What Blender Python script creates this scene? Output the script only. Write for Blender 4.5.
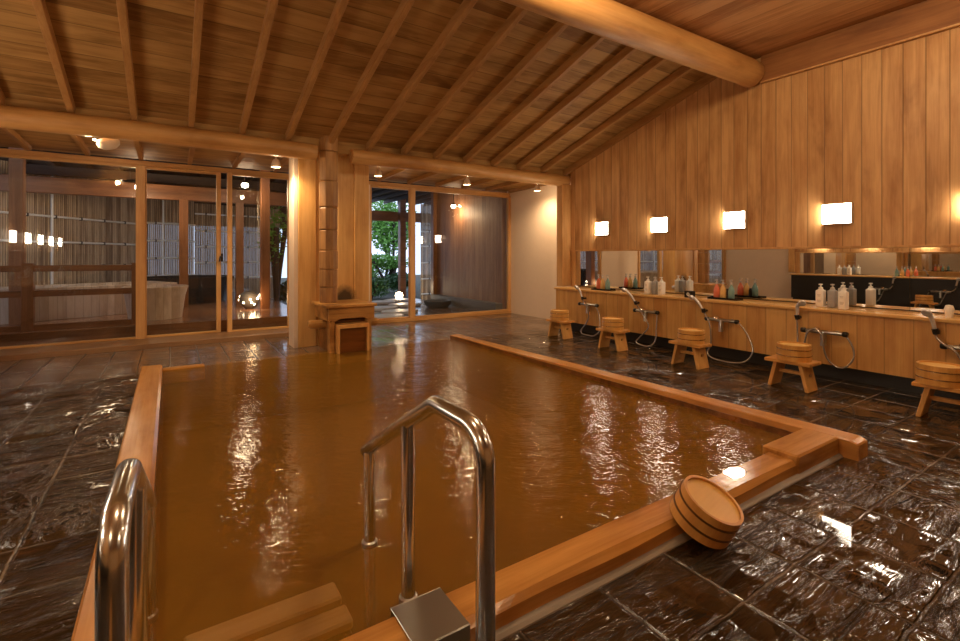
import bpy, bmesh, math, random
from mathutils import Vector, Matrix
PI = math.pi
S = bpy.context.scene
for o in list(bpy.data.objects): bpy.data.objects.remove(o)
C = S.collection

# ---------------------------------------------------------------- camera
FPX = 478.0
TH = math.atan(310/478.0)
cam = bpy.data.cameras.new('camera'); co = bpy.data.objects.new('camera', cam); C.objects.link(co)
co.location = (0, 0, 1.0); co.rotation_euler = (PI/2, 0, -TH)
cam.sensor_width = 36; cam.lens = FPX/960*36; cam.shift_y = -(320.5-256)/960
cam.clip_start = .02; cam.clip_end = 200
S.camera = co
# ---------------------------------------------------------------- view + world
S.view_settings.view_transform = 'Standard'; S.view_settings.look = 'None'
S.view_settings.gamma = 1; S.view_settings.use_curve_mapping = False
S.view_settings.exposure = 0.17
W = bpy.data.worlds.new('dusk'); S.world = W; W.use_nodes = True
W.node_tree.nodes['Background'].inputs[0].default_value = (.62, .72, .95, 1)
W.node_tree.nodes['Background'].inputs[1].default_value = 1.9
# unseen ceiling lamps added as fill light (rings are built further down)
FILL = [(2.4, -.9, 2.9), (.2, 1.2, 2.9), (3.7, .6, 2.9), (-1.0, -.6, 2.9), (2.0, 1.75, 2.9)]
def point(name, loc, watt, col=(1, .66, .36), r=.05):
    l = bpy.data.lights.new(name, 'POINT'); l.energy = watt; l.color = col; l.shadow_soft_size = r
    o = bpy.data.objects.new(name, l); o.location = loc; C.objects.link(o); return o
def spot(name, loc, target, watt, ang=80, col=(1, .72, .42), r=.03, blend=.5):
    l = bpy.data.lights.new(name, 'SPOT'); l.energy = watt; l.color = col; l.shadow_soft_size = r
    l.spot_size = math.radians(ang); l.spot_blend = 1.0
    o = bpy.data.objects.new(name, l); o.location = loc; C.objects.link(o)
    o.rotation_euler = (Vector(target)-Vector(loc)).to_track_quat('-Z', 'Y').to_euler(); return o
for i, p in enumerate(FILL):
    point('ceiling_fill_light', (p[0], p[1], p[2]-.09), 42 if i == 4 else 20, (1, .75, .46), .07)

# ---------------------------------------------------------------- materials
class NT:
    def __init__(s, name):
        s.m = bpy.data.materials.new(name); s.m.use_nodes = True; s.t = s.m.node_tree; s.n = s.t.nodes
        s.b = s.n['Principled BSDF']; s.out = s.n['Material Output']
    def new(s, typ, **kw):
        n = s.n.new(typ)
        for k, v in kw.items(): setattr(n, k, v)
        return n
    def link(s, a, b): s.t.links.new(a, b)
    def val(s, inp, v):
        if isinstance(v, bpy.types.NodeSocket): s.link(v, inp)
        else: inp.default_value = v
    def math(s, op, a, b=0, c=0, clamp=False):
        n = s.new('ShaderNodeMath', operation=op, use_clamp=clamp)
        s.val(n.inputs[0], a); s.val(n.inputs[1], b); s.val(n.inputs[2], c); return n.outputs[0]
    def mixc(s, f, a, b, mode='MIX'):
        n = s.new('ShaderNodeMix', data_type='RGBA', blend_type=mode)
        s.val(n.inputs[0], f); s.val(n.inputs[6], c4(a)); s.val(n.inputs[7], c4(b)); return n.outputs[2]
    def ramp(s, f, stops):
        n = s.new('ShaderNodeValToRGB'); s.link(f, n.inputs[0]); e = n.color_ramp.elements
        while len(e) < len(stops): e.new(.5)
        for i, (p, c) in enumerate(stops): e[i].position = p; e[i].color = c4(c)
        return n.outputs[0]
    def noise(s, vec, scale, detail=4, rough=.55, dist=0):
        n = s.new('ShaderNodeTexNoise'); s.link(vec, n.inputs['Vector']); n.inputs['Scale'].default_value = scale
        n.inputs['Detail'].default_value = detail; n.inputs['Roughness'].default_value = rough
        n.inputs['Distortion'].default_value = dist; return n.outputs[0]
    def comb(s, x, y, z):
        n = s.new('ShaderNodeCombineXYZ'); s.val(n.inputs[0], x); s.val(n.inputs[1], y); s.val(n.inputs[2], z); return n.outputs[0]
    def bump(s, h, strength=.3, dist=.01, nrm=None):
        n = s.new('ShaderNodeBump'); s.link(h, n.inputs['Height']); s.val(n.inputs['Strength'], strength); n.inputs['Distance'].default_value = dist
        if nrm: s.link(nrm, n.inputs['Normal'])
        return n.outputs[0]
def c4(v):
    if isinstance(v, (tuple, list)) and len(v) == 3: return (*v, 1)
    return v
def simple(name, col, rough=.5, metal=0, **kw):
    t = NT(name); t.b.inputs['Base Color'].default_value = c4(col); t.b.inputs['Roughness'].default_value = rough
    t.b.inputs['Metallic'].default_value = metal
    if 'alpha' in kw: t.b.inputs['Alpha'].default_value = kw['alpha']
    if 'trans' in kw: t.b.inputs['Transmission Weight'].default_value = kw['trans']
    if 'spec' in kw: t.b.inputs['Specular IOR Level'].default_value = kw['spec']
    # subtle procedural unevenness
    tc = t.new('ShaderNodeTexCoord'); nz = t.noise(tc.outputs['Object'], 14, 3)
    t.link(t.mixc(t.math('MULTIPLY', nz, .25), c4(col), tuple(x*.7 for x in col[:3])), t.b.inputs['Base Color'])
    return t.m
def wood(name, ca, cb, along='Z', across='X', plank=None, rough=.5, grain=1.0, spec=.4, seam=.35, off=0.0, var=.5, stain=None, knots=.25, seamw=.012):
    """grain runs along one object axis; optional planks laid across another"""
    t = NT(name); tc = t.new('ShaderNodeTexCoord'); sp = t.new('ShaderNodeSeparateXYZ'); t.link(tc.outputs['Object'], sp.inputs[0])
    ax = {'X': sp.outputs[0], 'Y': sp.outputs[1], 'Z': sp.outputs[2]}
    third = [a for a in 'XYZ' if a not in (along, across)][0]
    A, B, T3 = ax[along], ax[across], ax[third]
    if plank:
        q = t.math('DIVIDE', t.math('ADD', B, off), plank); idn = t.math('FLOOR', q); fr = t.math('SUBTRACT', q, idn)
        wn = t.new('ShaderNodeTexWhiteNoise', noise_dimensions='1D'); t.link(idn, wn.inputs['W']); rnd = wn.outputs[0]
    else: rnd = None
    sh = t.math('MULTIPLY', rnd, 13.7) if rnd else 0.0
    v = t.comb(t.math('ADD', t.math('MULTIPLY', A, 1.3), sh), t.math('MULTIPLY', B, 22), t.math('MULTIPLY', T3, 22))
    n1 = t.noise(v, .8*grain, 5, .6, .8)
    v2 = t.comb(t.math('ADD', t.math('MULTIPLY', A, 4), sh), t.math('MULTIPLY', B, 160), t.math('MULTIPLY', T3, 160))
    n2 = t.noise(v2, .7*grain, 3, .6)
    v3 = t.comb(t.math('ADD', A, sh), t.math('MULTIPLY', B, 3), t.math('MULTIPLY', T3, 3))
    n3 = t.noise(v3, 1.4, 4, .6, .3)
    f = t.math('ADD', t.math('MULTIPLY', n1, .7), t.math('ADD', t.math('MULTIPLY', n2, .3), t.math('MULTIPLY', t.math('SUBTRACT', n3, .5), .9)))
    if rnd: f = t.math('ADD', f, t.math('MULTIPLY', t.math('SUBTRACT', rnd, .5), var))
    col = t.ramp(f, [(.3, ca), (.72, cb)])
    if knots:
        col = t.mixc(t.math('MULTIPLY', t.ramp(n3, [(.56, (0, 0, 0)), (.75, (1, 1, 1))]), knots), col, tuple(c*.35 for c in cb))
    h = f
    if plank:
        d = t.math('MINIMUM', fr, t.math('SUBTRACT', 1, fr))
        sm = t.ramp(d, [(0, (1, 1, 1)), (seamw/plank*.5 if plank else .02, (0, 0, 0))])
        col = t.mixc(t.math('MULTIPLY', sm, seam), col, tuple(c*.18 for c in cb))
        h = t.math('SUBTRACT', t.math('MULTIPLY', f, .3), sm)
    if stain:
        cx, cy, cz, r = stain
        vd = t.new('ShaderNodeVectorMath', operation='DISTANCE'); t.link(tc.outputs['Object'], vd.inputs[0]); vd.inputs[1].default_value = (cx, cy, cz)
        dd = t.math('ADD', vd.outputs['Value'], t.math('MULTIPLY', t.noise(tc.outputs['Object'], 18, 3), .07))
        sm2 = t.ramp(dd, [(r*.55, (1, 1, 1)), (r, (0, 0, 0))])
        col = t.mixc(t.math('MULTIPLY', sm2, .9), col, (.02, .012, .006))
    t.link(col, t.b.inputs['Base Color']); t.val(t.b.inputs['Roughness'], t.math('ADD', rough-.08, t.math('MULTIPLY', n1, .16)))
    t.b.inputs['Specular IOR Level'].default_value = spec
    t.link(t.bump(h, .35, .004), t.b.inputs['Normal'])
    return t.m
def emit(name, col, st):
    t = NT(name); e = t.new('ShaderNodeEmission'); e.inputs[0].default_value = c4(col); e.inputs[1].default_value = st
    t.link(e.outputs[0], t.out.inputs[0]); return t.m
def glassmat(name, tint=(.92, .95, .95), rough=0, refl=1.0):
    t = NT(name); tr = t.new('ShaderNodeBsdfTransparent'); tr.inputs[0].default_value = c4(tint)
    gl = t.new('ShaderNodeBsdfGlossy'); gl.inputs['Roughness'].default_value = rough
    lw = t.new('ShaderNodeLayerWeight'); lw.inputs[0].default_value = .5
    fr = t.math('ADD', t.math('MULTIPLY', t.math('POWER', lw.outputs['Facing'], 5), .9), .045)
    mx = t.new('ShaderNodeMixShader'); t.link(t.math('MULTIPLY', fr, refl, clamp=True), mx.inputs[0])
    t.link(tr.outputs[0], mx.inputs[1]); t.link(gl.outputs[0], mx.inputs[2]); t.link(mx.outputs[0], t.out.inputs[0]); return t.m
def slate(name, wx, wy, ox, oy, dark, brown, grout, bumpy=1.0, rough=.13, groutw=.011):
    t = NT(name); tc = t.new('ShaderNodeTexCoord'); P = tc.outputs['Object']; sp = t.new('ShaderNodeSeparateXYZ'); t.link(P, sp.inputs[0])
    warp = t.noise(P, 9, 2)
    wob = t.math('MULTIPLY', t.math('SUBTRACT', warp, .5), .016)
    X = t.math('DIVIDE', t.math('ADD', t.math('SUBTRACT', sp.outputs[0], ox), wob), wx); Y = t.math('DIVIDE', t.math('ADD', t.math('SUBTRACT', sp.outputs[1], oy), wob), wy)
    ix, iy = t.math('FLOOR', X), t.math('FLOOR', Y); fx, fy = t.math('SUBTRACT', X, ix), t.math('SUBTRACT', Y, iy)
    dx = t.math('MULTIPLY', t.math('MINIMUM', fx, t.math('SUBTRACT', 1, fx)), wx)
    dy = t.math('MULTIPLY', t.math('MINIMUM', fy, t.math('SUBTRACT', 1, fy)), wy)
    d = t.math('MINIMUM', dx, dy)
    g = t.ramp(d, [(groutw*.3, (1, 1, 1)), (groutw*.75, (0, 0, 0))])
    wn = t.new('ShaderNodeTexWhiteNoise', noise_dimensions='3D'); t.link(t.comb(ix, iy, 0), wn.inputs['Vector'])
    r = wn.outputs[0]
    # cleft ridges, direction alters from tile to tile
    sh = t.math('MULTIPLY', r, 31)
    va = t.comb(t.math('ADD', t.math('MULTIPLY', sp.outputs[0], .9), sh), t.math('MULTIPLY', sp.outputs[1], 5.5), sh)
    vb = t.comb(t.math('MULTIPLY', sp.outputs[0], 3.2), t.math('ADD', t.math('MULTIPLY', sp.outputs[1], 1.6), sh), sh)
    pick = t.math('GREATER_THAN', r, .62)
    mv = t.new('ShaderNodeMix', data_type='VECTOR'); t.link(pick, mv.inputs[0]); t.link(va, mv.inputs[4]); t.link(vb, mv.inputs[5])
    V = mv.outputs[1]
    n1 = t.noise(V, 3.1, 5, .55, 1.4)
    n2 = t.noise(V, 8, 2, .5, 1.0)
    rid = t.math('ABSOLUTE', t.math('SUBTRACT', n1, .5))
    crest = t.math('SUBTRACT', 1, t.math('POWER', t.math('MULTIPLY', rid, 4, clamp=True), .7))
    steps = t.math('MULTIPLY', t.math('FLOOR', t.math('MULTIPLY', n1, 11)), .09)
    st2 = t.math('ADD', t.math('MULTIPLY', steps, .6), t.math('ADD', t.math('ADD', t.math('MULTIPLY', n1, 1.2), t.math('MULTIPLY', crest, .24)), t.math('MULTIPLY', n2, .22)))
    flat = t.ramp(t.noise(P, 2.1, 2), [(.36, (.10, .10, .10)), (.52, (1, 1, 1))])
    h = t.math('MULTIPLY', st2, flat)
    h = t.math('SUBTRACT', h, t.math('MULTIPLY', g, .45))
    col = t.ramp(t.math('ADD', t.math('MULTIPLY', n1, .7), t.math('MULTIPLY', r, .45)), [(.28, dark), (.8, brown)])
    col = t.mixc(t.math('MULTIPLY', t.ramp(rid, [(0, (1, 1, 1)), (.018, (0, 0, 0))]), .25), col, tuple(c*2.2 for c in brown))
    gc = t.mixc(t.ramp(t.noise(P, 1.3, 2), [(.45, (0, 0, 0)), (.6, (1, 1, 1))]), tuple(c*.25 for c in grout), grout)
    col = t.mixc(g, col, gc)
    t.link(col, t.b.inputs['Base Color'])
    t.val(t.b.inputs['Roughness'], t.math('ADD', rough, t.math('MULTIPLY', g, .2)))
    t.b.inputs['Specular IOR Level'].default_value = 1.0
    t.link(t.ramp(t.noise(P, 2.6, 3), [(.50, (0, 0, 0)), (.60, (.6, .6, .6))]), t.b.inputs['Coat Weight']); t.b.inputs['Coat Roughness'].default_value = .02
    t.link(t.bump(h, .9*bumpy, .022), t.b.inputs['Normal'])
    return t.m

OR_A, OR_B = (.60, .31, .10), (.33, .13, .03)
M = {}
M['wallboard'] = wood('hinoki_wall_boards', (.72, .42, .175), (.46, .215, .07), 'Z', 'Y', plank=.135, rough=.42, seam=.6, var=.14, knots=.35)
M['panel'] = wood('counter_panel_boards', (.70, .40, .13), (.50, .23, .06), 'Z', 'Y', plank=.17, rough=.4, seam=.4, var=.2, knots=.1)
M['worktop'] = wood('counter_top_wood', (.80, .48, .17), (.60, .30, .08), 'Y', 'X', rough=.28, knots=.1)
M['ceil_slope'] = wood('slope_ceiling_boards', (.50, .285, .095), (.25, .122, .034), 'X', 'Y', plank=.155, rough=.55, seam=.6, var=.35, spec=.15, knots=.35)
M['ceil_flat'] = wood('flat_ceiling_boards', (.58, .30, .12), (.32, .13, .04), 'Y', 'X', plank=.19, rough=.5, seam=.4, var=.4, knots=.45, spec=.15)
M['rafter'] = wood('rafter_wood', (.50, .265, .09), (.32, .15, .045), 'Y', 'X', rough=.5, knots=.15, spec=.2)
M['log'] = wood('peeled_log', (.66, .36, .12), (.44, .20, .055), 'X', 'Y', rough=.42, grain=.5, knots=.3)
M['beam'] = wood('dark_gable_beam', (.36, .15, .045), (.20, .07, .018), 'Y', 'Z', rough=.5)
M['frame'] = wood('window_frame_wood', (.68, .40, .16), (.50, .24, .08), 'Z', 'X', rough=.4, knots=.05)
M['frame_x'] = wood('window_rail_wood', (.66, .38, .14), (.46, .22, .07), 'X', 'Z', rough=.4, knots=.1)
M['post'] = wood('pale_post_wood', (.72, .42, .16), (.52, .25, .075), 'Z', 'X', rough=.4, knots=.1)
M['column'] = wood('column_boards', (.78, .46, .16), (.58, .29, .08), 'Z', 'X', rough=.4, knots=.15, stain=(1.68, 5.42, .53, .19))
M['spoutwood'] = wood('spout_wood', (.58, .30, .085), (.24, .095, .02), 'X', 'Z', rough=.35, knots=.7)
M['darkwood'] = wood('dark_brown_wood', (.30, .12, .03), (.10, .035, .01), 'X', 'Z', rough=.3)
M['flume'] = wood('weathered_flume_wood', (.52, .27, .09), (.20, .085, .028), 'Z', 'X', rough=.5, knots=.35)
M['coping_y'] = wood('coping_wood_lengthwise', (.70, .35, .10), (.48, .20, .045), 'Y', 'X', rough=.24, grain=.7, spec=.5, knots=.35)
M['coping_x'] = wood('coping_wood_crosswise', (.70, .36, .10), (.40, .17, .035), 'X', 'Y', rough=.2, grain=.8, spec=.5, knots=.5)
M['stool'] = wood('stool_wood', (.78, .44, .14), (.55, .25, .06), 'Z', 'X', rough=.38, knots=.1)
M['stooly'] = wood('stool_seat_wood', (.74, .37, .10), (.50, .21, .045), 'Y', 'X', rough=.3, knots=.1)
M['bucket'] = wood('bucket_staves', (.78, .42, .11), (.58, .26, .055), 'Z', 'X', rough=.35, knots=.1)
M['bucketbase'] = wood('bucket_base_wood', (.84, .54, .16), (.70, .40, .10), 'X', 'Y', rough=.35, grain=.6, knots=.1)
M['paletread'] = wood('pale_tread_wood', (.95, .70, .38), (.80, .52, .22), 'X', 'Y', rough=.5, knots=.1)
M['puddle'] = glassmat('puddle_film', (1, 1, 1), 0, 2.2)
M['hoop'] = simple('copper_hoop', (.16, .07, .02), .35, .4)
M['hoop_m'] = simple('bright_hoop', (.75, .6, .4), .25, 1)
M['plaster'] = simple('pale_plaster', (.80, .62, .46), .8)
M['steel'] = simple('polished_steel', (.74, .80, .82), .2, 1)
M['steel_b'] = simple('brushed_steel', (.50, .50, .47), .3, 1)
M['chrome'] = simple('chrome', (.75, .7, .65), .08, 1)
M['black'] = simple('black_plastic', (.012, .011, .01), .3)
M['greyhose'] = simple('grey_hose', (.55, .5, .44), .25, .7)
M['whitehead'] = simple('silver_plastic', (.72, .66, .6), .25, .3)
M['mirror'] = simple('mirror_glass', (.82, .82, .80), .01, 1)
M['cement'] = simple('cement_fillet', (.30, .26, .21), .5)
M['basin'] = simple('basin_stone', (.20, .10, .03), .7)
M['lamp'] = emit('lamp_shade_glow', (1, .84, .64), 36)
M['lampbox'] = simple('lamp_side_frame', (.42, .27, .14), .5)
M['cream'] = simple('cream_enamel', (.72, .62, .48), .4)
M['bulb'] = emit('bulb_glow', (1, .82, .6), 16)
M['gbulb'] = emit('garden_bulb_glow', (1, .75, .45), 18)
M['bw'] = simple('white_bottle_plastic', (.95, .90, .80), .35)
M['bg'] = simple('grey_bottle_plastic', (.36, .35, .34), .3)
M['bcoral'] = simple('coral_liquid', (.85, .22, .12), .15)
M['borange'] = simple('amber_liquid', (.82, .50, .18), .15)
M['bteal'] = simple('teal_liquid', (.22, .36, .32), .15)
M['bluew'] = simple('blue_white_urn', (.28, .34, .55), .3)
M['glass'] = glassmat('window_glass', (.90, .93, .93), 0, 1.15)
M['tray'] = simple('black_lacquer', (.01, .008, .007), .18)
M['labeltxt'] = simple('label_grey', (.45, .40, .34), .6)
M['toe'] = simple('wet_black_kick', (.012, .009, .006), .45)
M['step'] = wood('worn_window_step', (.34, .19, .09), (.20, .10, .045), 'X', 'Z', rough=.4, knots=.4)
M['slate'] = slate('wet_slate_tiles', .305, .296, .78, .743, (.006, .004, .0025), (.042, .024, .010), (.24, .17, .10), 1.0, .07)
M['smooth'] = slate('smooth_brown_tiles', .24, .6, 0, 5.0, (.10, .060, .040), (.20, .125, .08), (.06, .035, .02), .22, .2, .010)
M['deck'] = wood('terrace_deck', (.42, .22, .13), (.26, .12, .06), 'X', 'Y', plank=.14, rough=.18, seam=.6, var=.2)
M['red'] = wood('red_brown_timber', (.30, .12, .045), (.15, .055, .018), 'X', 'Z', rough=.4)
M['redv'] = wood('red_brown_post_timber', (.32, .13, .05), (.17, .062, .02), 'Z', 'X', rough=.4)
M['extwall'] = wood('terrace_board_wall', (.40, .20, .10), (.24, .10, .045), 'Z', 'Y', plank=.12, rough=.5, seam=.5, var=.25)
M['fence'] = wood('bamboo_screen', (.62, .46, .30), (.26, .17, .10), 'Z', 'X', plank=.035, rough=.5, seam=.9, var=.5, seamw=.014)
M['fence_y'] = wood('bamboo_screen_side', (.62, .46, .30), (.26, .17, .10), 'Z', 'Y', plank=.035, rough=.5, seam=.9, var=.5, seamw=.014)
M['bamboo'] = simple('pale_bamboo_pole', (.92, .90, .86), .3)
M['tubwood'] = wood('pale_tub_wood', (.74, .58, .46), (.52, .38, .28), 'Z', 'X', plank=.09, rough=.5, seam=.4)
M['tubdark'] = simple('dark_iron_tub', (.03, .035, .04), .25)
M['stone'] = simple('garden_stone', (.16, .15, .14), .5)
M['palestone'] = simple('pale_paving_stone', (.52, .52, .55), .4)
M['soil'] = simple('garden_soil', (.04, .045, .03), .8)
M['leafA'] = simple('bright_leaf', (.16, .38, .06), .45)
M['leafB'] = simple('dark_leaf', (.05, .15, .05), .45)
M['bark'] = simple('tree_bark', (.05, .035, .025), .8)
M['blackroof'] = simple('dark_roof_timber', (.05, .03, .022), .6)

def water_mat():
    t = NT('hot_spring_water'); tc = t.new('ShaderNodeTexCoord'); P = tc.outputs['Object']
    mp = t.new('ShaderNodeMapping'); t.link(P, mp.inputs[0]); mp.inputs['Scale'].default_value = (1, 1, 1); mp.inputs['Rotation'].default_value = (0, 0, .55)
    mp2 = t.new('ShaderNodeMapping'); t.link(mp.outputs[0], mp2.inputs[0]); mp2.inputs['Scale'].default_value = (1.0, 1.8, 1)
    n1 = t.noise(mp2.outputs[0], 24, 2, .55, .5); n2 = t.noise(mp2.outputs[0], 6, 1, .5)
    sp = t.new('ShaderNodeSeparateXYZ'); t.link(P, sp.inputs[0])
    calm = t.ramp(t.math('ADD', t.math('MULTIPLY', sp.outputs[0], .22), t.math('MULTIPLY', t.noise(P, .9, 2), .6)), [(.3, (.35, .35, .35)), (.75, (1, 1, 1))])
    h = t.math('MULTIPLY', t.math('ADD', t.math('MULTIPLY', n1, .55), t.math('MULTIPLY', n2, .8)), calm)
    col = t.ramp(t.noise(P, 1.2, 3), [(.3, (.27, .122, .012)), (.7, (.37, .175, .018))])
    t.link(col, t.b.inputs['Base Color']); t.b.inputs['Roughness'].default_value = .02
    t.b.inputs['IOR'].default_value = 1.33; t.b.inputs['Specular IOR Level'].default_value = .75
    t.b.inputs['Alpha'].default_value = .60
    t.link(t.bump(h, .58, .012), t.b.inputs['Normal'])
    return t.m
M['water'] = water_mat()

# ---------------------------------------------------------------- mesh helpers
def tf(bm, verts, mat): bmesh.ops.transform(bm, matrix=mat, verts=verts)
def box(bm, x0, x1, y0, y1, z0, z1, bev=0.0, mat=None, seg=1):
    t = bmesh.new(); bmesh.ops.create_cube(t, size=1)
    for v in t.verts: v.co = Vector(((x0+x1)/2+v.co.x*(x1-x0), (y0+y1)/2+v.co.y*(y1-y0), (z0+z1)/2+v.co.z*(z1-z0)))
    if bev: bmesh.ops.bevel(t, geom=list(t.edges), offset=bev, segments=seg, affect='EDGES', profile=.5)
    if mat: bmesh.ops.transform(t, matrix=mat, verts=t.verts)
    join(bm, t)
def join(bm, t):
    me = bpy.data.meshes.new('tmp'); t.to_mesh(me); t.free(); bm.from_mesh(me); bpy.data.meshes.remove(me)
def prism(bm, poly, axis, a, b, bev=0):
    """poly: list of 2D points in the two other axes, extruded along axis from a to b"""
    def P(p, s):
        if axis == 'X': return (s, p[0], p[1])
        if axis == 'Y': return (p[0], s, p[1])
        return (p[0], p[1], s)
    t = bmesh.new(); A = [t.verts.new(P(p, a)) for p in poly]; B = [t.verts.new(P(p, b)) for p in poly]; n = len(poly)
    t.faces.new(A); t.faces.new(B[::-1])
    for i in range(n): t.faces.new((A[i], B[i], B[(i+1) % n], A[(i+1) % n]))
    bmesh.ops.recalc_face_normals(t, faces=t.faces)
    if bev: bmesh.ops.bevel(t, geom=list(t.edges), offset=bev, segments=1, affect='EDGES')
    join(bm, t)
def smoothpath(pts, n=8):
    pts = [Vector(p) for p in pts]; out = []
    P = [pts[0]*2-pts[1]]+pts+[pts[-1]*2-pts[-2]]
    for i in range(1, len(P)-2):
        for k in range(n):
            u = k/n; a, b, c, d = P[i-1], P[i], P[i+1], P[i+2]
            out.append(.5*((2*b)+(-a+c)*u+(2*a-5*b+4*c-d)*u*u+(-a+3*b-3*c+d)*u**3))
    out.append(pts[-1]); return out
def tube(bm, pts, r, seg=12, cap=True):
    pts = [Vector(p) for p in pts]; n = len(pts); rr = r if isinstance(r, (list, tuple)) else [r]*n
    tang = [(pts[min(i+1, n-1)]-pts[max(i-1, 0)]).normalized() for i in range(n)]
    up = Vector((0, 0, 1)) if abs(tang[0].z) < .9 else Vector((1, 0, 0))
    N = (up-tang[0]*up.dot(tang[0])).normalized(); rings = []
    for i in range(n):
        N = (N-tang[i]*N.dot(tang[i])).normalized(); Bn = tang[i].cross(N)
        rings.append([bm.verts.new(pts[i]+rr[i]*(math.cos(2*PI*k/seg)*N+math.sin(2*PI*k/seg)*Bn)) for k in range(seg)])
    for i in range(n-1):
        for k in range(seg): bm.faces.new((rings[i][k], rings[i][(k+1) % seg], rings[i+1][(k+1) % seg], rings[i+1][k]))
    if cap: bm.faces.new(rings[0][::-1]); bm.faces.new(rings[-1])
def lathe(bm, prof, seg=28, mat=None, sy=1.0):
    t = bmesh.new(); rings = []
    for r, z in prof:
        if r < 1e-6: rings.append([t.verts.new((0, 0, z))])
        else: rings.append([t.verts.new((r*math.cos(2*PI*k/seg), sy*r*math.sin(2*PI*k/seg), z)) for k in range(seg)])
    for a, b in zip(rings, rings[1:]):
        for k in range(seg):
            k2 = (k+1) % seg
            if len(a) == 1 and len(b) == 1: continue
            if len(a) == 1: t.faces.new((a[0], b[k2], b[k]))
            elif len(b) == 1: t.faces.new((a[k], a[k2], b[0]))
            else: t.faces.new((a[k], a[k2], b[k2], b[k]))
    bmesh.ops.recalc_face_normals(t, faces=t.faces)
    if mat: bmesh.ops.transform(t, matrix=mat, verts=t.verts)
    join(bm, t)
def T(x, y, z): return Matrix.Translation((x, y, z))
def link(name, bm, m, parent=None, smooth=None):
    me = bpy.data.meshes.new(name); bm.to_mesh(me); bm.free(); me.materials.append(m)
    if smooth:
        me.polygons.foreach_set('use_smooth', [True]*len(me.polygons))
        try: me.set_sharp_from_angle(angle=math.radians(smooth))
        except Exception: pass
    o = bpy.data.objects.new(name, me); C.objects.link(o)
    if parent: o.parent = parent
    return o
def tag(o, label=None, cat=None, group=None, kind=None):
    if label: o['label'] = label
    if cat: o['category'] = cat
    if group: o['group'] = group
    if kind: o['kind'] = kind
    return o
def thing(name, label, cat, loc=(0, 0, 0), rotz=0, group=None):
    o = bpy.data.objects.new(name, None); o.empty_display_size = .05; C.objects.link(o)
    o.location = loc; o.rotation_euler = (0, 0, rotz); return tag(o, label, cat, group)
def struct(name, bm, m, label=None, parent=None, smooth=None):
    o = link(name, bm, m, parent, smooth)
    if not parent: o['kind'] = 'structure'
    if label: o['label'] = label
    return o
def B(*a, **k):
    bm = bmesh.new(); box(bm, *a, **k); return bm
def boxes(lst, bev=0):
    bm = bmesh.new()
    for b in lst: box(bm, *b, bev=bev)
    return bm
def dup(o, loc, rotz=0, label=None, group=None):
    r = o.copy(); C.objects.link(r); r.location = loc; r.rotation_euler = (0, 0, rotz)
    if label: r['label'] = label
    if group: r['group'] = group
    elif 'group' in r and group is False: del r['group']
    for ch in list(o.children):
        c = ch.copy(); C.objects.link(c); c.parent = r
        for g in list(ch.children):
            d = g.copy(); C.objects.link(d); d.parent = c
    return r

# ================================================================ STRUCTURE
PX0, PX1, PY0, PY1 = -.05, 2.84, 1.16, 4.98      # pool opening
XL, XR = -2.0, 5.02
def MX(x): return 3.02-x                          # the facing row mirrors the right one
# floors
struct('floor', boxes([(-2.6, PX0-.02, -3.6, 4.93, -.6, 0), (PX1+.02, 5.3, -3.6, 4.93, -.6, 0), (PX0-.02, PX1+.02, -3.6, PY0-.06, -.6, 0)]), M['slate'], 'wet dark slate tiles around the pool')
struct('floor', boxes([(-2.6, PX0-.02, 4.93, 6.84, -.6, 0), (PX1+.02, 5.3, 4.93, 6.84, -.6, 0), (PX0-.02, PX1+.02, PY1+.03, 6.84, -.6, 0)]), M['smooth'], 'smoother brown tiles between the pool and the windows')
struct('pool_basin', boxes([(PX0-.02, PX1+.02, PY0-.06, PY1+.03, -.62, -.55), (PX0-.02, PX0, PY0-.06, PY1+.03, -.55, -.01), (PX1, PX1+.02, PY0-.06, PY1+.03, -.55, -.01), (PX0, PX1, PY0-.06, PY0-.03, -.55, -.01), (PX0, PX1, PY1+.005, PY1+.03, -.55, .004)]), M['basin'])
# water
bm = bmesh.new(); v = [bm.verts.new(p) for p in ((PX0-.02, PY0-.03, .018), (PX1+.02, PY0-.03, .018), (PX1+.02, PY1+.03, .018), (PX0-.02, PY1+.03, .018))]; bm.faces.new(v)
tag(link('pool_water', bm, M['water']), 'rippling amber brown hot spring water filling the pool', 'water', kind='stuff')
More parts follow.
